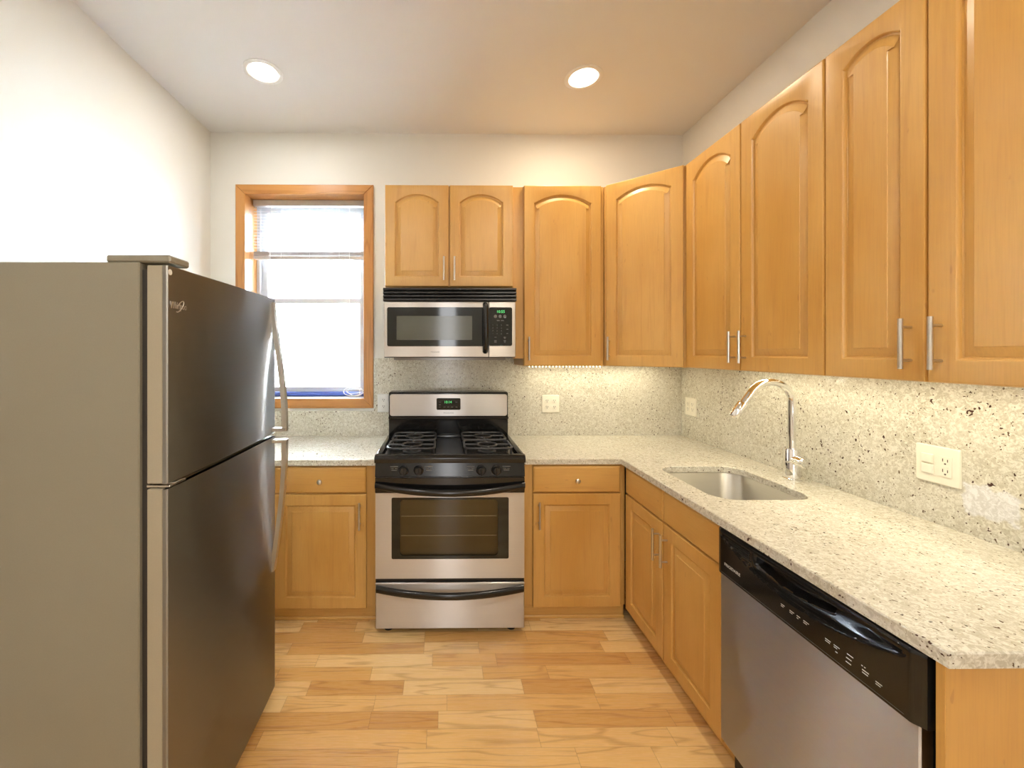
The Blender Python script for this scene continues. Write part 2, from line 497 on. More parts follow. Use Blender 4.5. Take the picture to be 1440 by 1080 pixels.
MB().box(WX0 - .012, WX1 + .012, 0.0, D, WZ1, WZ1 + .012).build('head_jamb', 'oakx', w1)
MB().box(WX0 - .012, WX1 + .012, 0.0, D, WZ0 - .012, WZ0).build('sill', 'vinyl', w1)
zm = 1.815
def sash(x0, x1, z0, z1, y0, y1, st, rb, rt):
    return MB().plate([(x0, z0), (x1, z0), (x1, z1), (x0, z1)], y0, y1, [[(x0 + st, z0 + rb), (x1 - st, z0 + rb), (x1 - st, z1 - rt), (x0 + st, z1 - rt)]])
MB().plate([(WX0, WZ0), (WX1, WZ0), (WX1, WZ1), (WX0, WZ1)], 0.16, 0.20, [[(WX0 + .022, WZ0 + .02), (WX1 - .022, WZ0 + .02), (WX1 - .022, WZ1 - .02), (WX0 + .022, WZ1 - .02)]]).build('window_frame', 'vinyl', w1)
sl = sash(WX0 + .022, WX1 - .022, WZ0 + .02, zm + .02, 0.165, 0.19, 0.042, 0.045, 0.036).build('lower_sash', 'vinyl', w1)
su = sash(WX0 + .022, WX1 - .022, zm - .016, WZ1 - .02, 0.192, 0.215, 0.042, 0.036, 0.04).build('upper_sash', 'vinyl', w1)
MB().box(WX0 + .06, WX1 - .06, 0.176, 0.180, WZ0 + .06, zm - .012).build('window_pane', 'glass', sl)
MB().box(WX0 + .06, WX1 - .06, 0.202, 0.206, zm + .018, WZ1 - .055).build('window_pane', 'glass', su)

# mini blind
bl = thing('mini_blind', 'white mini blind raised halfway in the oak window', 'blind', (0, YB + 0.10, 0))
bx0, bx1 = WX0 + .006, WX1 - .006
MB().box(bx0, bx1, -0.015, 0.02, 2.478, WZ1 - .001, 0.003).build('head_rail', 'rail', bl)
s_ = MB()
zz = 2.462
while zz > 2.165:
    pr = []
    for k in range(5):
        t = -1 + k / 2; pr.append((0.0115 * t, 0.0022 * (1 - t * t) + 0.004 * t))
    ring = lambda x: [(x, y, zz + z) for y, z in pr] + [(x, y, zz + z - 0.0007) for y, z in reversed(pr)]
    s_.loops([ring(bx0 + .004), ring(bx1 - .004)])
    zz -= 0.0215
s_.build('slats', 'blindm', bl)
s_ = MB()
for k in range(7): s_.box(bx0 + .004, bx1 - .004, -0.012, 0.012, 2.128 + k * .0042, 2.1305 + k * .0042)
s_.build('gathered_slats', 'rail', bl)
MB().box(bx0 + .003, bx1 - .003, -0.013, 0.013, 2.100, 2.125, 0.004).build('bottom_rail', 'rail', bl)
MB().tube([(-1.213, -0.022, 2.47), (-1.213, -0.024, 2.2), (-1.212, -0.024, 1.62)], 0.0035, 8).build('wand', 'vinyl', bl)
MB().tube([(-0.655, -0.02, 2.47), (-0.655, -0.022, 2.0), (-0.657, -0.022, 1.50), (-0.66, -0.03, 1.20)], 0.0016, 6).build('lift_cord', 'white', bl)
for xx in (-1.14, -0.94, -0.73):
    MB().tube([(xx, -0.0135, 2.47), (xx, -0.0135, 2.11)], 0.0011, 6).build('ladder_cord', 'white', bl)
# coil of cord and blue strip on the sill
cc = MB(); pts = []
for i in range(120):
    a = i / 120 * 2 * PI * 4
    pts.append((-0.625 + (0.058 + 0.014 * math.sin(a * 0.37)) * math.cos(a) + .006 * math.sin(a * 1.3),
                YB + 0.085, WZ0 + 0.040 + (0.026 + 0.011 * math.sin(a * .61)) * math.sin(a)))
cc.tube(pts, 0.0028, 6)
tag(cc.build('blind_cord_coil', 'white'), 'looped white blind cord lying on the window sill', 'cord')
tag(MB().tube([(WX0 + .01, YB + .13, WZ0 + .018), (-1.0, YB + .13, WZ0 + .0175), (-0.75, YB + .13, WZ0 + .0185), (WX1 - .01, YB + .13, WZ0 + .018)], 0.0165, 12).build('rolled_strip', 'blue'), 'blue rolled strip along the window sill', 'strip')

# pale neighbour outside
nb = thing('building', 'pale brick building seen faintly through the window', 'building', (-1.6, 6.2, -3))
MB().box(-5, 4, 0, 0.4, 0, 9).build('facade', 'brick', nb)
fr_ = MB().plate([(-.12, 4.25), (.75, 4.25), (.75, 5.35), (-.12, 5.35)], -0.06, 0.02, [[(-.04, 4.33), (.67, 4.33), (.67, 5.27), (-.04, 5.27)]]).build('window_surround', 'bluegrey', nb)
MB().box(-.04, .67, -.02, 0.01, 4.33, 5.27).build('window_pane', 'vinyl', fr_)

# ------------------------------------------------------------------ cabinet parts
def door_mesh(x0, x1, z0, z1, arch=0.0, y=0.0, fw=0.056, th=0.02):
    m = MB(); b = m.b
    w, h = x1 - x0, z1 - z0
    def inset(d): return [(x0 + d, z0 + d), (x1 - d, z0 + d), (x1 - d, z1 - d), (x0 + d, z1 - d)]
    ix0, ix1, iz0 = x0 + fw, x1 - fw, z0 + fw
    iw = ix1 - ix0
    if arch:
        rise = arch * iw; peak = z1 - fw * 0.92; sh = peak - rise
        fl = 0.03 * iw
        chord = iw - 2 * fl; R = (chord * chord / 4 + rise * rise) / (2 * rise)
        cx, cz = (ix0 + ix1) / 2, peak - R
        a0 = math.asin(chord / 2 / R)
        O = [(ix0, iz0), (ix1, iz0), (ix1, sh)]
        n = 22
        for i in range(n + 1):
            a = a0 - 2 * a0 * i / n; O.append((cx + R * math.sin(a), cz + R * math.cos(a)))
        O.append((ix0, sh))
    else:
        O = [(ix0, iz0), (ix1, iz0), (ix1, z1 - fw), (ix0, z1 - fw)]
    front = inset(0.004)
    tris = tessellate_polygon([[Vector((u, v, 0)) for u, v in front], [Vector((u, v, 0)) for u, v in O]])
    fl_ = front + O
    V = [b.verts.new((u, y, v)) for u, v in fl_]
    for t in tris: b.faces.new([V[i] for i in t])
    prev = V[4:]
    steps = [(0.003, 0.0012), (0.0055, 0.0050), (0.007, 0.0105), (0.0115, 0.0115), (0.0125, 0.0105), (0.036, 0.0030), (0.0375, 0.0012)]
    for d, dep in steps:
        P = offset(O, d); cur = [b.verts.new((u, y + dep, v)) for u, v in P]
        n = len(cur)
        for j in range(n):
            k = (j + 1) % n; b.faces.new((prev[j], prev[k], cur[k], cur[j]))
        prev = cur
    b.faces.new(prev)
    # rounded outer edge, sides and back
    r0 = V[:4]
    for d, dep in ((0.001, 0.0015), (0.0, 0.004), (0.0, th)):
        cur = [b.verts.new((u, y + dep, v)) for u, v in inset(d)]
        for j in range(4):
            k = (j + 1) % 4; b.faces.new((r0[j], r0[k], cur[k], cur[j]))
        r0 = cur
    b.faces.new(r0[::-1])
    return m
def slab_front(x0, x1, z0, z1, y=0.0, th=0.02):
    def inset(d): return [(x0 + d, z0 + d), (x1 - d, z0 + d), (x1 - d, z1 - d), (x0 + d, z1 - d)]
    return MB().loops([[(u, y + dd, v) for u, v in inset(d)] for d, dd in ((0.009, 0.0), (0.003, 0.003), (0.0, 0.008), (0.0, th))])
def pull(x, z0, z1, y, parent):
    m = MB(); so = 0.030
    m.cyl((x, y - so, z0), (x, y - so, z1), 0.0058, n=14)
    d = (z1 - z0) * 0.17
    for z in (z0 + d, z1 - d): m.cyl((x, y - so, z), (x, y, z), 0.004, n=10)
    return m.build('handle', 'handle', parent)
def knob(x, z, y, parent):
    m = MB().lathe([(0.006, 0), (0.005, 0.010), (0.006, 0.013), (0.0125, 0.017), (0.0135, 0.021), (0.011, 0.025), (0.004, 0.0275)], (x, y, z), 20, '-y')
    return m.build('knob', 'handle', parent)
UD = 0.325
def upper(name, label, loc, rz, w, z0, z1, doors, arch, depth=UD):
    """doors: list of (x0, x1, handle_x)"""
    t = thing(name, label, 'cabinet', loc, rz, None)
    MB().box(0, w, 0, depth, z0, z1, 0.001).build('carcass', 'wood', t)
    for x0, x1, hx in doors:
        d = door_mesh(x0, x1, z0 + 0.002, z1 - 0.001, arch, -0.0205).build('door', 'wood', t)
        if hx is not None: pull(hx, z0 + 0.035, z0 + 0.175, -0.0205, d)
    return t
UZ0, UZ1 = 1.360, 2.448
YU = YB - UD - 0.005                       # face of the back uppers
upper('wall_cabinet', 'short two-door arched maple cabinet above the microwave', (-0.346, YU, 0), 0, 0.773, 1.837, UZ1,
      [(0.002, 0.383, 0.355), (0.390, 0.771, 0.418)], 0.17)
tag(MB().box(0.4275, 0.490, YU + 0.004, YU + 0.024, 1.405, UZ1 - .002).build('filler_strip', 'wood'), 'narrow maple filler strip right of the microwave', 'filler strip')
upper('wall_cabinet', 'tall single-door arched maple cabinet between microwave and corner', (0.4905, YU, 0), 0, 0.489, UZ0, UZ1, [(0.002, 0.468, 0.026)], 0.14)
# diagonal corner cabinet
A, B = Vector((0.985, YU + .0)), Vector((1.310, 2.137))
t = thing('wall_cabinet', 'angled single-door arched maple cabinet in the corner', 'cabinet', (0, 0, 0))
t.location = (A.x, A.y, 0)
ang = math.atan2(B.y - A.y, B.x - A.x); t.rotation_euler = (0, 0, ang)
L = (B - A).length
R_ = Matrix.Rotation(-ang, 2)
poly = [Vector(p) - A for p in (A, B, Vector((XR - .005, 2.137)), Vector((XR - .005, YB - .005)), Vector((A.x, YB - .005)))]
poly = [tuple(R_ @ p) for p in poly]
MB().slab(poly, UZ0, UZ1).build('carcass', 'wood', t)
d = door_mesh(0.016, L - 0.008, UZ0 + .002, UZ1 - .001, 0.14, -0.0205).build('door', 'wood', t)
pull(0.036, UZ0 + .035, UZ0 + .175, -.0205, d)
# right wall uppers (local x runs towards the viewer)
XU = 1.325
upper('wall_cabinet', 'arched maple two-door cabinet above the sink faucet', (XU, 2.131, 0), -PI / 2, 0.779, UZ0, UZ1,
      [(0.002, 0.391, 0.363), (0.397, 0.776, 0.425)], 0.19, XR - XU - .005)
upper('wall_cabinet', 'arched maple two-door cabinet nearest the viewer above the light switch', (XU, 1.3515, 0), -PI / 2, 0.575, UZ0, UZ1,
      [(0.002, 0.284, 0.252), (0.290, 0.573, 0.320)], 0.19, XR - XU - .005)

# base cabinets ------------------------------------------------------
CT = 0.8725; CB = CT - 0.030               # worktop top and underside
def base_parts(t, w, depth, units, kick=True, stile=0.0):
    for u in units:
        x0, x1 = u['x']
        if u.get('drawer', True):
            dr = slab_front(x0, x1, 0.692, 0.832, -0.0205).build('drawer', 'woodx', t)
            if u.get('knob', True): knob((x0 + x1) / 2, 0.758, -0.0205, dr)
        d = door_mesh(x0, x1, 0.078, 0.686, 0, -0.0205).build('door', 'wood', t)
        pull(u['hx'], 0.508, 0.650, -0.0205, d)
    k = MB().box(0, w, 0.018 if kick else 0.034, depth, 0.0, 0.0795)
    if kick: k.box(0, w, 0.006, 0.018, 0.0, 0.018, 0.004)
    k.build('toe_kick', 'woodx', t)
YF = 2.15
def base_cab(label, x0, x1, units):
    t = thing('base_cabinet', label, 'cabinet', (x0, YF, 0))
    MB().box(0, x1 - x0, 0, YB - YF - .02, 0.08, CB - .001, 0.001).build('carcass', 'wood', t)
    base_parts(t, x1 - x0, YB - YF - .02, units)
    return t
base_cab('maple base cabinet with one drawer left of the range', -0.905, -0.350, [dict(x=(0.013, 0.500), hx=0.468)])
base_cab('maple base cabinet hidden in the left corner behind the refrigerator', -1.575, -0.907, [dict(x=(0.06, 0.655), hx=0.09)])
base_cab('maple base cabinet with one drawer right of the range', 0.428, 0.986, [dict(x=(0.057, 0.527), hx=0.086)])
XF = 0.995
t = thing('sink_cabinet', 'two-door maple sink base cabinet left of the dishwasher', 'cabinet', (XF, 2.125, 0), -PI / 2)
w = 2.125 - 1.383; dp = XR - XF - .005
c = MB().box(0, w, 0, 0.02, 0.08, CB - .001)
c.box(0, 0.018, 0.02, dp, 0.08, CB - .001); c.box(w - .018, w, 0.02, dp, 0.08, CB - .001)
c.box(0.018, w - .018, 0.02, dp, 0.08, 0.10); c.box(0.018, w - .018, dp - .012, dp, 0.10, CB - .001)
c.build('carcass', 'wood', t)
base_parts(t, w, dp, [dict(x=(0.006, 0.366), hx=0.338, knob=False), dict(x=(0.372, 0.737), hx=0.402, knob=False)], False)
tag(MB().box(0.972, XR - .005, 0.762, 0.778, 0, CB - .001, 0.001).build('end_panel', 'wood'), 'maple end panel closing the near end of the right worktop', 'panel')

# ------------------------------------------------------------------ worktops, backsplash
def chamfered_slab(poly, z0, z1, holes=(), c=0.003):
    m = MB(); b = m.b
    top = offset(poly, c); hs = [list(reversed(h)) for h in holes]
    htop = [[p for p in offset(h, -c)] for h in holes]
    allt = [top] + htop
    tris = tessellate_polygon([[Vector((u, v, 0)) for u, v in l] for l in allt])
    flat = [p for l in allt for p in l]
    V = [b.verts.new((u, v, z1)) for u, v in flat]
    for t in tris: b.faces.new([V[i] for i in t])
    flat2 = [p for l in [poly] + list(holes) for p in l]
    tris2 = tessellate_polygon([[Vector((u, v, 0)) for u, v in l] for l in [poly] + list(holes)])
    Mv = [b.verts.new((u, v, z1 - c)) for u, v in flat2]
    Lv = [b.verts.new((u, v, z0)) for u, v in flat2]
    for t in tris2: b.faces.new([Lv[i] for i in t][::-1])
    k = 0
    for l in [poly] + list(holes):
        n = len(l)
        for j in range(n):
            i0, i1 = k + j, k + (j + 1) % n
            b.faces.new((Lv[i0], Lv[i1], Mv[i1], Mv[i0])); b.faces.new((Mv[i0], Mv[i1], V[i1], V[i0]))
        k += n
    return m
XS, YS = XR - 0.02, YB - 0.015             # faces of the granite backsplash
SX0, SX1, SY0, SY1 = 1.066, 1.460, 1.530, 1.985
hole = rrect(SX0, SX1, SY0, SY1, 0.085, 8)
tag(chamfered_slab([(0.427, 2.13), (0.957, 2.13), (0.957, 0.745), (XS - .001, 0.745), (XS - .001, YS - .001), (0.427, YS - .001)], CB, CT, [hole]).build('worktop', 'granite'),
    'L-shaped cream granite worktop with the sink cutout', 'worktop')
tag(chamfered_slab([(XL + .004, 2.118), (-0.347, 2.118), (-0.347, YS - .001), (XL + .004, YS - .001)], CB, CT).build('worktop', 'granite'),
    'short cream granite worktop left of the range below the window', 'worktop')
zs = WZ0 - cw - 0.020
tag(MB().plate([(XL + .004, CB), (XS - .001, CB), (XS - .001, 1.3585), (0.985, 1.3585), (0.492, 1.3585), (0.492, 1.402), (-0.468, 1.402), (-0.468, zs), (XL + .004, zs)], YS, YB - .001).build('backsplash', 'granite'),
    'speckled granite backsplash on the back wall behind the range', 'backsplash')
tag(MB().box(XS, XR - .001, 0.745, YS - .001, CB, 1.3585).build('backsplash', 'granite_patch'), 'speckled granite backsplash along the right wall behind the faucet', 'backsplash')

# sink -----------------------------------------------------------------
def sink():
    t = thing('sink', 'undermount stainless steel sink bowl in the right worktop', 'sink', ((SX0 + SX1) / 2, (SY0 + SY1) / 2, CB - .18))
    hx, hy = (SX1 - SX0) / 2, (SY1 - SY0) / 2
    def ring(g, z, r): return [(u, v, z) for u, v in rrect(-hx - g, hx + g, -hy - g, hy + g, r, 8)]
    z0 = .18 - .0012
    inner = [ring(0.025, z0 - .002, .11), ring(0.025, z0, .11), ring(0.006, z0, .09), ring(0.003, z0 - .004, .087),
             ring(0.0, 0.04, .084), ring(-0.008, 0.016, .08), ring(-0.026, 0.003, .07), ring(-0.12, 0.0, .03)]
    outer = [ring(0.025, z0 - .002, .11), ring(.008, z0 - .002, .09), ring(0.005, z0 - .006, .088), ring(0.002, 0.04, .085),
             ring(-0.006, 0.014, .08), ring(-0.026, 0.0, .07), ring(-0.12, -0.002, .03)]
    m = MB().loops(inner, cap0=False).loops(outer, cap0=False)
    bmesh.ops.remove_doubles(m.b, verts=m.b.verts[:], dist=1e-5)
    m.build('bowl', 'steel_sink', t, 40)
    MB().lathe([(0.045, 0.0005), (0.045, 0.003), (0.034, 0.003), (0.028, -0.004), (0.005, -0.006)], (0, 0, .003), 24).build('drain', 'chrome', t, 40)
sink()
# faucet ---------------------------------------------------------------
def faucet():
    t = thing('faucet', 'chrome gooseneck pull-down faucet behind the sink', 'faucet', (1.575, 1.785, CT))
    MB().lathe([(0.034, 0.0), (0.034, 0.004), (0.0315, 0.006), (0.0315, 0.134), (0.030, 0.137), (0.018, 0.137)], (0, 0, 0), 32).build('base', 'chrome', t, 40)
    # neck: straight column, then an arch towards the sink, then the slanted drop
    pts = [(0, 0, z) for z in (0.135, 0.22, 0.30, 0.345)]
    R = 0.098; zc = 0.345
    for i in range(1, 19):
        a = math.radians(150) * i / 18
        pts.append((-R + R * math.cos(a), 0, zc + R * math.sin(a) * 0.92))
    p = Vector(pts[-1]); dr = (Vector(pts[-1]) - Vector(pts[-2])).normalized()
    for k in (0.03, 0.066): pts.append(tuple(p + dr * k))
    MB().tube(pts, 0.0158, 20).build('neck', 'chrome', t, 40)
    q = p + dr * 0.062; dr = dr
    h = MB(); h.tube([q, q + dr * .004, q + dr * 0.075, q + dr * .078], [0.0195, 0.0220, 0.0205, 0.0180], 24)
    h.build('spray_head', 'chrome', t, 40)
    MB().tube([(0.0, -0.01, 0.088), (0.0, -0.066, 0.088), (0.0, -0.070, 0.088)], [0.0245, 0.0245, 0.021], 24).build('valve', 'chrome', t, 40)
    MB().tube([(0.012, -0.056, 0.090), (-0.03, -0.060, 0.091), (-0.078, -0.062, 0.093)], [0.0075, 0.0065, 0.0055], 14, 0.7).build('lever', 'chrome', t, 40)
faucet()

# ------------------------------------------------------------------ refrigerator
def fridge():
    FW = 0.66
    t = thing('refrigerator', 'dark stainless top-freezer refrigerator against the left wall', 'refrigerator', (-0.704, 1.03, 0), PI / 2)
    def fpoly(y1, bulge=0.006):
        n = 14; f = [(FW * i / n, -bulge * (1 - (2 * i / n - 1) ** 2) + bulge * 0.0) for i in range(n + 1)]
        f[0] = (0.0, 0.003); f[-1] = (FW, 0.003)
        f.insert(1, (0.003, 0.0)); f.insert(-1, (FW - .003, 0.0))
        return f + [(FW, y1), (0, y1)]
    # body
    MB().box(0, FW, 0.072, 0.745, 0.03, 1.672, 0.003).build('body', 'fridge_side', t)
    MB().box(0.012, FW - .012, 0.052, 0.0722, 0.06, 1.655).build('gasket', 'gasket', t)
    def door(name, z0, z1):
        d = MB().slab(fpoly(0.012), z0, z1).build(name, 'slate', t, 20)
        MB().box(0, FW, 0.0122, 0.052, z0, z1, 0.002).build('door_liner', 'fridge_edge', d)
        return d
    fz = door('freezer_door', 1.104, 1.664); fd = door('fridge_door', 0.040, 1.090)
    def handle(pts, parent, zb):
        m = MB(); rings = []
        for (y, z) in pts: rings.append([(0.624, y - .004, z), (0.648, y - .004, z), (0.648, y + .014, z), (0.624, y + .014, z)])
        m.loops(rings)
        m.box(0.622, 0.650, -0.060, 0.0, zb - .007, zb + .007, 0.002)
        return m.build('handle', 'fridge_handle', parent)
    up = []
    for i in range(17):
        u = i / 16; up.append((-0.004 - 0.052 * math.sin(u * PI / 2) ** 1.3, 1.648 - u * 0.532))
    handle(up, fz, 1.122)
    lo = []
    for i in range(17):
        u = i / 16; lo.append((-0.056 + 0.052 * (1 - math.cos(u * PI / 2)) ** 1.0, 1.082 - u * 0.545))
    handle(lo, fd, 1.074)
    # hinge cover on top, mid hinge, kick grille, feet
    MB().box(0.004, 0.085, -0.004, 0.16, 1.6725, 1.692, 0.004).build('hinge_cover', 'fridge_side', t)
    MB().box(0.010, 0.075, 0.0, 0.06, 1.0915, 1.0975, 0.001).box(0.02, 0.05, -0.008, 0.03, 1.098, 1.1025, 0.001).build('hinge', 'handle', t)
    MB().box(0.01, FW - .01, 0.045, 0.0718, 0.012, 0.052).build('base_grille', 'gasket', t)
    for x in (0.05, FW - .05):
        for y in (0.12, 0.70): MB().cyl((x, y, 0.0), (x, y, 0.031), 0.018, n=12).build('foot', 'gasket', t)
    # badge and sticker on the freezer door
    lettering('Whirlpool', 0.026, 'badge', 'logo', fz, 0.010, -0.0012, 1.556, 'LEFT', 0.62, 0.0012)
    m = MB(); pts = []
    for i in range(28):
        a = math.radians(200) + i / 27 * math.radians(290)
        pts.append((0.047 + 0.015 * math.cos(a), -0.0022, 1.563 + 0.010 * math.sin(a) + 0.012 * (math.cos(a))))
    m.tube(pts, 0.0012, 6).build('badge_swirl', 'logo', fz)
    MB().lathe([(0.0075, 0.0), (0.0075, 0.001)], (0.0105, 0.0002, 1.648), 20, '-y').build('round_sticker', 'white', fz)
fridge()

# ------------------------------------------------------------------ range
def gas_range():
    t = thing('gas_range', 'stainless and black freestanding gas range under the microwave', 'range', (0.039, 2.038, 0))
    hw = 0.380
    MB().box(-hw + .003, hw - .003, 0.032, 0.66, 0.032, 0.878).build('body', 'blackmat', t)
    # storage drawer
    dr = MB().box(-hw, hw, 0.0, 0.032, 0.033, 0.268, 0.003).build('storage_drawer', 'steel', t)
    def bow(z_end, sag, out, rz, ry, x=hw - .006, n=24):
        m = MB(); rings = []
        for i in range(n + 1):
            u = -1 + 2 * i / n; k = (1 - u * u)
            y = -0.012 - out * k; z = z_end - sag * k
            rings.append([(x * u, y + ry * math.cos(a), z + rz * math.sin(a)) for a in [2 * PI * j / 14 for j in range(14)]])
        return m.loops(rings)
    bow(0.244, 0.022, 0.030, 0.019, 0.012).build('handle', 'black', dr, 40)
    MB().box(-hw, hw, -0.006, 0.0, 0.258, 0.270, 0.002).build('drawer_lip', 'steel', dr)
    MB().box(-hw, hw, 0.006, 0.033, 0.269, 0.288).build('vent_gap', 'blackmat', t)
    # oven door
    wx0, wx1, wz0, wz1 = -0.298, 0.300, 0.388, 0.702
    od = MB().plate([(-hw, 0.289), (hw, 0.289), (hw, 0.806), (-hw, 0.806)], 0.0, 0.031, [rrect(wx0, wx1, wz0, wz1, 0.008, 4)[::1]]).build('oven_door', 'steel', t)
    MB().plate(rrect(wx0, wx1, wz0, wz1, 0.008, 4), 0.0005, 0.006, [rrect(-0.255, 0.245, 0.405, 0.690, 0.02, 5)]).build('window_border', 'glassblk', od)
    MB().box(-0.258, 0.248, 0.006, 0.009, 0.400, 0.694).build('oven_window', 'ovenglass', od)
    MB().box(-0.290, 0.292, 0.026, 0.0308, 0.392, 0.698).build('oven_cavity', 'cavity', od)
    for z in (0.600, 0.500):
        MB().cyl((-0.25, 0.018, z), (0.24, 0.018, z), 0.0022, n=8).build('oven_rack', 'rack', od)
    MB().box(-hw - .001, hw + .001, -0.006, 0.006, 0.726, 0.8055, 0.003).build('door_top_trim', 'black', od)
    bow(0.768, 0.030, 0.034, 0.017, 0.012, hw + .0).build('handle', 'black', od, 40)
    # control panel, slightly sloped
    rings = []
    for y0, z in ((-0.004, 0.808), (-0.008, 0.812), (0.004, 0.876), (0.010, 0.879)):
        rings.append([(-hw - .001, y0, z), (hw + .001, y0, z), (hw + .001, 0.05, z), (-hw - .001, 0.05, z)])
    cp = MB().loops(rings).build('control_panel', 'black', t)
    for x in (-0.236, -0.160, 0.158, 0.236):
        k = MB().lathe([(0.026, 0.0), (0.026, 0.004), (0.021, 0.008), (0.019, 0.026), (0.016, 0.029)], (x, -0.003, 0.843), 24, '-y')
        k.box(x - .0045, x + .0045, -0.040, -0.020, 0.824, 0.864, 0.002)
        k.build('control_knob', 'blackmat', cp)
    for x in (-0.285, -0.108, 0.106, 0.288):
        marks = MB()
        for k, (dx, dz, ww) in enumerate(((-.02, .012, .04), (-.016, .002, .014), (.004, .002, .012), (-.014, -.006, .028))):
            zc = 0.846 + dz; y = -0.0085 + (zc - .812) / .064 * .012
            marks.box(x + dx, x + dx + ww, y - .0006, y + .001, zc, zc + .0035)
        marks.build('dial_mark', 'greymark', cp)
    # cooktop
    ck = MB()
    prof = [(-0.020, 0.883), (-0.024, 0.894), (-0.022, 0.908), (-0.012, 0.918), (0.000, 0.921), (0.018, 0.920), (0.034, 0.912)]
    ck.loops([[(-hw - .002, y, z) for y, z in prof] + [(-hw - .002, 0.04, 0.905), (-hw - .002, 0.04, 0.880)],
              [(hw + .002, y, z) for y, z in prof] + [(hw + .002, 0.04, 0.905), (hw + .002, 0.04, 0.880)]])
    ck.box(-hw - .002, -hw + .028, 0.03, 0.52, 0.880, 0.920, 0.005, 2); ck.box(hw - .028, hw + .002, 0.03, 0.52, 0.880, 0.920, 0.005, 2)
    ck.box(-hw + .02, hw - .02, 0.485, 0.52, 0.88, 0.920, 0.004, 2)
    ck.box(-hw + .01, hw - .01, 0.02, 0.50, 0.879, 0.902)
    ck.build('cooktop', 'black', t, 30)
    MB().box(-0.075, 0.075, 0.07, 0.47, 0.9022, 0.9065, 0.003).build('center_panel', 'blackmat', t)
    for sx in (-1, 1):
        for y in (0.15, 0.375):
            b_ = MB().lathe([(0.05, 0), (0.05, .004), (0.036, 0.006), (0.036, 0.014), (0.033, 0.020), (0.018, 0.021)], (sx * 0.205, y, 0.902), 28)
            b_.build('burner', 'iron', t, 40)
        g = MB(); cx = sx * 0.205; zg = 0.938
        def rr(x0, x1, y0, y1, r): return [(u, v, zg) for u, v in rrect(x0, x1, y0, y1, r, 5)]
        g.tube(rr(cx - .125, cx + .125, 0.055, 0.258, 0.035), 0.0058, 8, closed=True)
        g.tube(rr(cx - .125, cx + .125, 0.268, 0.475, 0.035), 0.0058, 8, closed=True)
        for y in (0.15, 0.375):
            g.tube([(cx + .052 * math.cos(a), y + .052 * math.sin(a), zg) for a in [2 * PI * j / 24 for j in range(24)]], 0.0052, 8, closed=True)
            for dx, dy in ((1, 0), (-1, 0), (0, 1), (0, -1)):
                e = 0.125 if dx else 0.100
                g.tube([(cx + dx * .05, y + dy * .05, zg), (cx + dx * e, y + dy * e, zg)], 0.0055, 8)
        for x in (cx - .12, cx + .12):
            for y in (0.075, 0.245, 0.285, 0.458): g.cyl((x, y, 0.9022), (x, y, zg), 0.005, n=8)
        g.build('grate', 'iron', t, 40)
    # backguard
    bg = MB().box(-hw, hw, 0.502, 0.62, 0.90, 1.190, 0.010, 3).build('backguard', 'black', t)
    pn = MB().plate(rrect(-hw + .008, hw - .008, 1.040, 1.176, 0.014, 5), 0.4955, 0.5025).build('backguard_panel', 'steel', bg)
    MB().box(-hw - .0005, hw + .0005, 0.494, 0.505, 1.018, 1.036, 0.003).build('backguard_ledge', 'black', bg)
    MB().plate(rrect(-0.076, 0.076, 1.078, 1.152, 0.008, 5), 0.4935, 0.4962).build('clock_panel', 'glassblk', pn)
    lettering('10:14', 0.022, 'clock_digits', 'green', pn, -0.004, 0.4932, 1.120, 'CENTER')
    for x, z in ((-.055, 1.127), (-.055, 1.110), (-.055, 1.096), (-.026, 1.096), (-.002, 1.096), (.022, 1.096), (.050, 1.096), (.050, 1.127)):
        MB().box(x - .006, x + .006, 0.4930, 0.4940, z - .002, z + .002).build('button_mark', 'greymark', pn)
    lettering('FRIGIDAIRE', 0.013, 'brand_lettering', 'greymark', pn, 0, 0.4952, 1.054, 'CENTER')
    for x in (-0.32, 0.32):
        for y in (0.06, 0.60): MB().lathe([(0.024, 0), (0.024, 0.010), (0.010, 0.014), (0.010, 0.033)], (x, y, 0), 16).build('foot', 'blackmat', t)
gas_range()

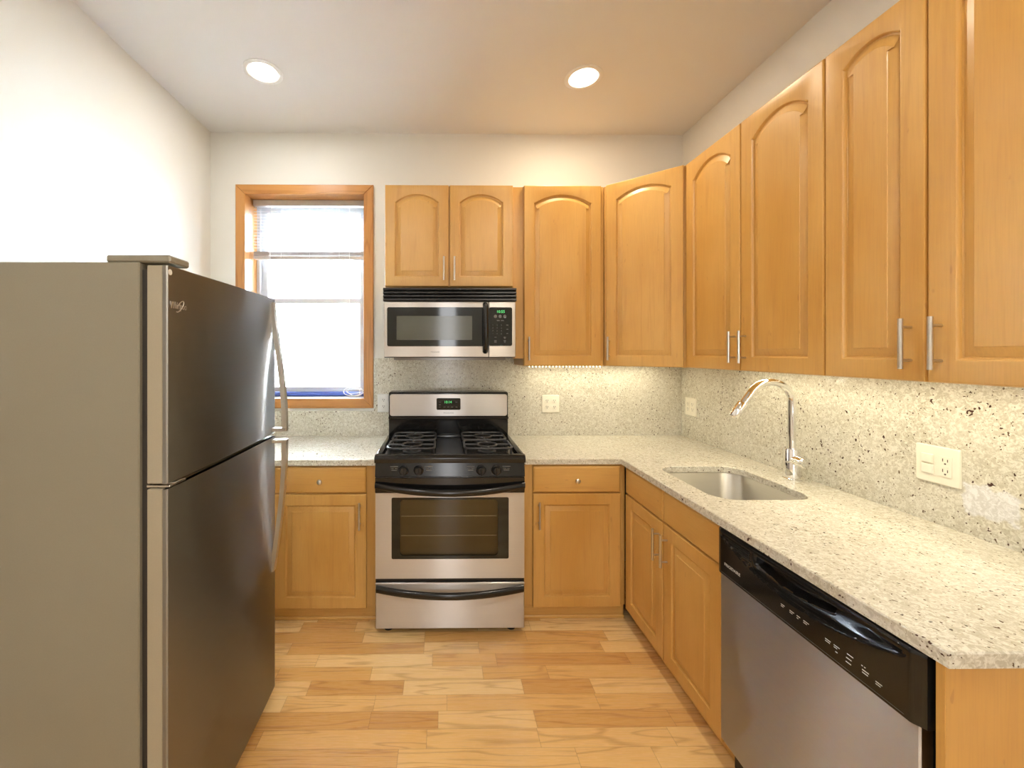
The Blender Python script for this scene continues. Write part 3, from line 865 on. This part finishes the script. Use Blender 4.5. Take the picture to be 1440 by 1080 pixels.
# ------------------------------------------------------------------ microwave
def microwave():
    t = thing('microwave', 'stainless over-the-range microwave below the short cabinet', 'microwave', (0.043, 2.297, 1.411))
    hw = 0.379; Hh = 0.404
    MB().box(-hw, hw, 0.02, 0.44, 0.0, Hh).build('case', 'blackmat', t)
    MB().box(-hw + .05, hw - .05, 0.06, 0.42, -0.014, 0.0).build('underside_plate', 'slate', t)
    v = MB()
    for i in range(4):
        z0 = 0.325 + i * 0.0198
        v.loops([[(x, -0.004, z0), (x, -0.012, z0 + .005), (x, -0.010, z0 + .014), (x, 0.004, z0 + .0185), (x, 0.02, z0 + .0185), (x, 0.02, z0)] for x in (-hw - .003, hw + .003)])
    v.build('vent_grille', 'blackmat', t)
    xd = 0.2235
    d = MB().box(-hw, xd - .0015, 0.0, 0.02, 0.004, 0.322, 0.003).build('door', 'steel', t)
    gl = MB().plate(rrect(-0.360, 0.2215, 0.066, 0.290, 0.010, 5), -0.0025, 0.002).build('door_glass', 'glassblk', d)
    MB().plate(rrect(-0.306, 0.128, 0.102, 0.240, 0.003, 2), -0.0032, -0.002).build('door_window', 'mwglass', gl)
    pts = [(0.203, 0.0, 0.305)] + [(0.203, -0.042 * math.sin(PI * (i + .5) / 13) ** 0.45, 0.311 - 0.279 * (i + .5) / 13) for i in range(13)] + [(0.203, 0.0, 0.037)]
    MB().tube(pts, 0.0155, 14).build('handle', 'black', d, 45)
    p = MB().box(xd + .0015, hw, 0.0, 0.02, 0.004, 0.322, 0.003).build('control_panel', 'steel', t)
    k = MB().plate(rrect(xd + .002, 0.358, 0.068, 0.290, 0.010, 5), -0.0025, 0.002).build('keypad', 'glassblk', p)
    lettering('10:55', 0.022, 'clock_digits', 'green', k, 0.292, -0.0030, 0.258, 'CENTER')
    for x in (0.262, 0.289, 0.316): MB().lathe([(0.0095, 0.0), (0.0095, 0.0006)], (x, -0.0025, 0.238), 16, '-y').build('round_button', 'greymark', k)
    for r in range(4):
        for c_ in range(3):
            lettering(('123', '456', '789', '*0#')[r][c_], 0.011, 'key_digit', 'greymark', k, 0.247 + c_ * .0245, -0.0029, 0.184 - r * .0165, 'CENTER')
    for x, z, w_ in ((.278, .214, .016), (.302, .214, .016), (.330, .188, .012), (.330, .164, .012), (.330, .140, .010), (.262, .118, .012), (.262, .098, .014), (.262, .090, .014), (.316, .118, .014), (.316, .112, .010), (.316, .098, .014), (.316, .090, .010)):
        MB().box(x - w_ / 2, x + w_ / 2, -0.0030, -0.002, z - .002, z + .002).build('button_mark', 'greymark', k)
    lettering('FRIGIDAIRE', 0.010, 'brand_lettering', 'greymark', d, -0.085, -0.0004, 0.030, 'CENTER')
microwave()

# ------------------------------------------------------------------ dishwasher
def dishwasher():
    t = thing('dishwasher', 'stainless dishwasher with black control panel at the right', 'dishwasher', (0.966, 1.378, 0), -PI / 2)
    w = 0.592
    MB().box(0.004, w - .004, 0.03, 0.60, 0.10, CB - .004).build('tub', 'blackmat', t)
    MB().box(0.0, w - .012, 0.0, 0.03, 0.105, 0.686, 0.003).build('door', 'steel_cool', t)
    MB().box(0.0, w, 0.05, 0.07, 0.0, 0.10).build('toe_panel', 'blackmat', t)
    # control panel with the scooped hand pocket
    m = MB(); b = m.b; nx, nz = 120, 44; zt, zb = CB - .006, 0.6865
    def sm(a, c, v):
        k = max(0, min(1, (v - a) / (c - a))); return k * k * (3 - 2 * k)
    def dep(u, v):
        y = -0.012
        y += 0.012 * sm(0.965, 1.0, u) + 0.004 * sm(0.03, 0.0, u) * 0
        if u < 0.02: y += 0.006 * (1 - u / 0.02)
        lo = 0.86 - 0.42 * math.sin(PI * max(0, min(1, (u - 0.03) / 0.92))) ** 0.9
        top = 0.90
        if 0.03 < u < 0.95 and v < top and v > lo:
            k = (v - lo) / max(1e-4, top - lo)
            y += 0.0025 * sm(0, 0.05, k)
            if u > 0.25:
                q = sm(0.25, 0.30, u) * sm(0.97, 0.80, u)
                y += 0.016 * q * sm(0.05, 0.95, k)
            lo2 = 0.60 + 1.3 * (abs(u - 0.46) / 0.40) ** 2 * 0.3
            if 0.28 < u < 0.68 and v > lo2: y += 0.02 * sm(0, 0.10, v - lo2)
            if u < 0.25 and (int(v * 44) % 2 == 0): y += 0.002
        if v > 0.97: y += 0.004 * (v - .97) / .03
        return y
    G = [[b.verts.new((w * i / nx, dep(i / nx, j / nz), zb + (zt - zb) * j / nz)) for i in range(nx + 1)] for j in range(nz + 1)]
    for j in range(nz):
        for i in range(nx): b.faces.new((G[j][i], G[j][i + 1], G[j + 1][i + 1], G[j + 1][i]))
    rim = G[0] + [G[j][nx] for j in range(1, nz + 1)] + G[nz][::-1][1:] + [G[j][0] for j in range(nz - 1, 0, -1)]
    bk = [b.verts.new((v.co.x, 0.0295, v.co.z)) for v in rim]
    n = len(rim)
    for j in range(n): b.faces.new((rim[j], bk[j], bk[(j + 1) % n], rim[(j + 1) % n]))
    b.faces.new(bk)
    cp = m.build('control_panel', 'black', t, 30)
    lettering('FRIGIDAIRE', 0.0135, 'brand_lettering', 'mark', cp, 0.036, -0.0122, 0.722, 'LEFT', 1.05)
    for x, z, w_ in ((.262, .732, .012), (.262, .727, .008), (.290, .732, .014), (.290, .727, .009), (.312, .732, .010), (.312, .726, .005), (.332, .732, .016), (.332, .727, .010),
                     (.392, .728, .014), (.392, .723, .012), (.414, .728, .014), (.414, .723, .008), (.418, .714, .005), (.446, .730, .014), (.444, .720, .012), (.443, .710, .012),
                     (.478, .728, .003), (.484, .728, .003), (.480, .720, .014), (.480, .714, .012), (.508, .716, .013), (.508, .711, .010)):
        MB().box(x, x + w_, -0.0125, -0.0115, z, z + .0018).build('button_mark', 'mark', cp)
    mk = MB()
    mk.box(.02, w - .03, -0.0123, -0.0115, .6925, .6932)
    mk.build('pinstripe', 'greymark', cp)
dishwasher()

# ------------------------------------------------------------------ wall plates
def plate(name, label, cat, loc, rz, w, h, mat, items):
    t = thing(name, label, cat, loc, rz)
    r = [[(u, y, v) for u, v in rrect(-w / 2 + g, w / 2 - g, -h / 2 + g, h / 2 - g, 0.004, 3)] for g, y in ((0, -0.0002), (0, -0.003), (0.003, -0.006))]
    MB().loops(r).build('cover_plate', mat, t)
    for kind, x, z in items:
        if kind == 'socket':
            o = MB().plate([(x + 0.0165 * math.cos(a), z + 0.0140 * math.sin(a)) for a in [2 * PI * j / 20 for j in range(20)]], -0.0085, -0.005).build('socket', mat, t)
            MB().box(x - .0075, x - .0048, -0.0088, -0.008, z - .002, z + .008).box(x + .0048, x + .0075, -0.0088, -0.008, z - .002, z + .007).lathe([(0.0028, 0), (0.0028, .0004)], (x, -0.0085, z - .0075), 10, '-y').build('slots', 'slot', o)
        elif kind == 'decora':
            o = MB().plate(rrect(x - .0165, x + .0165, z - .033, z + .033, .002, 2), -0.0085, -0.005).build('receptacle', mat, t)
            s = MB()
            for q in (0.017, -0.017):
                s.box(x - .0075, x - .0052, -0.0088, -0.008, z + q - .001, z + q + .009).box(x + .0052, x + .0075, -0.0088, -0.008, z + q - .001, z + q + .008)
                s.lathe([(0.0028, 0), (0.0028, .0004)], (x, -0.0085, z + q - .0075), 10, '-y')
            s.build('slots', 'slot', o)
            MB().box(x - .009, x + .009, -0.0092, -0.008, z - .005, z + .004, .0005).build('test_button', mat, o)
        else:
            MB().box(x - .0165, x + .0165, -0.011, -0.005, z + .002, z + .033, .002).build('rocker', mat, t)
            MB().box(x - .0165, x + .0165, -0.011, -0.005, z - .033, z - .002, .002).build('rocker', mat, t)
plate('power_outlet', 'white duplex outlet left of the range below the window corner', 'outlet', (-0.404, YS, 1.096), 0, 0.078, 0.125, 'white', [('socket', 0.004, 0.022), ('socket', 0.004, -0.022)])
plate('power_outlet', 'square four-socket outlet plate right of the range', 'outlet', (0.741, YS, 1.090), 0, 0.120, 0.120, 'ivory', [('socket', -.025, .021), ('socket', -.025, -.021), ('socket', .025, .021), ('socket', .025, -.021)])
plate('power_outlet', 'cream outlet plate on right wall near the corner left of the faucet', 'outlet', (XS, 2.625, 1.083), -PI / 2, 0.115, 0.118, 'ivory', [('decora', -.023, 0), ('decora', .023, 0)])
plate('switch_plate', 'cream plate with two rocker switches and outlet above the dishwasher worktop', 'switch', (XS, 1.308, 1.068), -PI / 2, 0.120, 0.124, 'ivory', [('rocker', -.024, 0), ('decora', .024, 0)])

# ------------------------------------------------------------------ lights the room has
def can(label, x, y, power, col):
    t = thing('recessed_light', label, 'ceiling light', (x, y, CEIL))
    MB().lathe([(0.100, -0.0002), (0.100, -0.003), (0.094, -0.006), (0.078, -0.005), (0.074, -0.0004)], (0, 0, 0), 40).build('trim_ring', 'white', t, 40)
    MB().lathe([(0.072, -0.0004), (0.068, -0.008), (0.045, -0.013), (0.012, -0.015)], (0, 0, 0), 32).build('lamp_lens', 'lamp', t, 40)
    area('downlight', (0, 0, -0.018), (0, 0, 0), 0.12, 0.12, power, col, t, 'DISK')
can('recessed ceiling light left of center near the window', -0.962, 2.155, 5.5, COOL)
can('recessed ceiling light above the corner cabinets on the right', 0.772, 2.18, 8, (1.0, 0.84, 0.62))
LEDC = (1.0, 0.92, 0.68)
def rope(label, p0, p1, lamp, n, power, extra=0.0):
    t = thing('rope_light', label, 'light strip', p0)
    d = Vector(p1) - Vector(p0)
    MB().tube([(0, 0, 0), d], 0.0052, 10).build('tube', 'tube', t)
    bm_ = MB()
    for i in range(n):
        c = d * ((i + .5) / n); bm_.lathe([(0.001, -.004), (0.0024, -.002), (0.0024, .002), (0.001, .004)], c, 8)
    bm_.build('bulbs', 'led', t)
    L_ = d.length + extra
    ax = abs(d.x) > abs(d.y)
    area('strip_light', d / 2 + Vector(lamp), (0, 0, 0), L_ if ax else 0.02, 0.02 if ax else L_, power, LEDC, t)
rope('clear rope light under the single-door cabinet and corner cabinet', (0.52, 2.432, 1.3545), (0.975, 2.432, 1.3545), (0.27, 0.17, 0.0028), 22, 2.3, 0.42)
rope('clear rope light under the right wall cabinets above the worktop', (1.57, 2.10, 1.3545), (1.57, 0.80, 1.3545), (-0.10, 0, 0.0028), 60, 3.7)
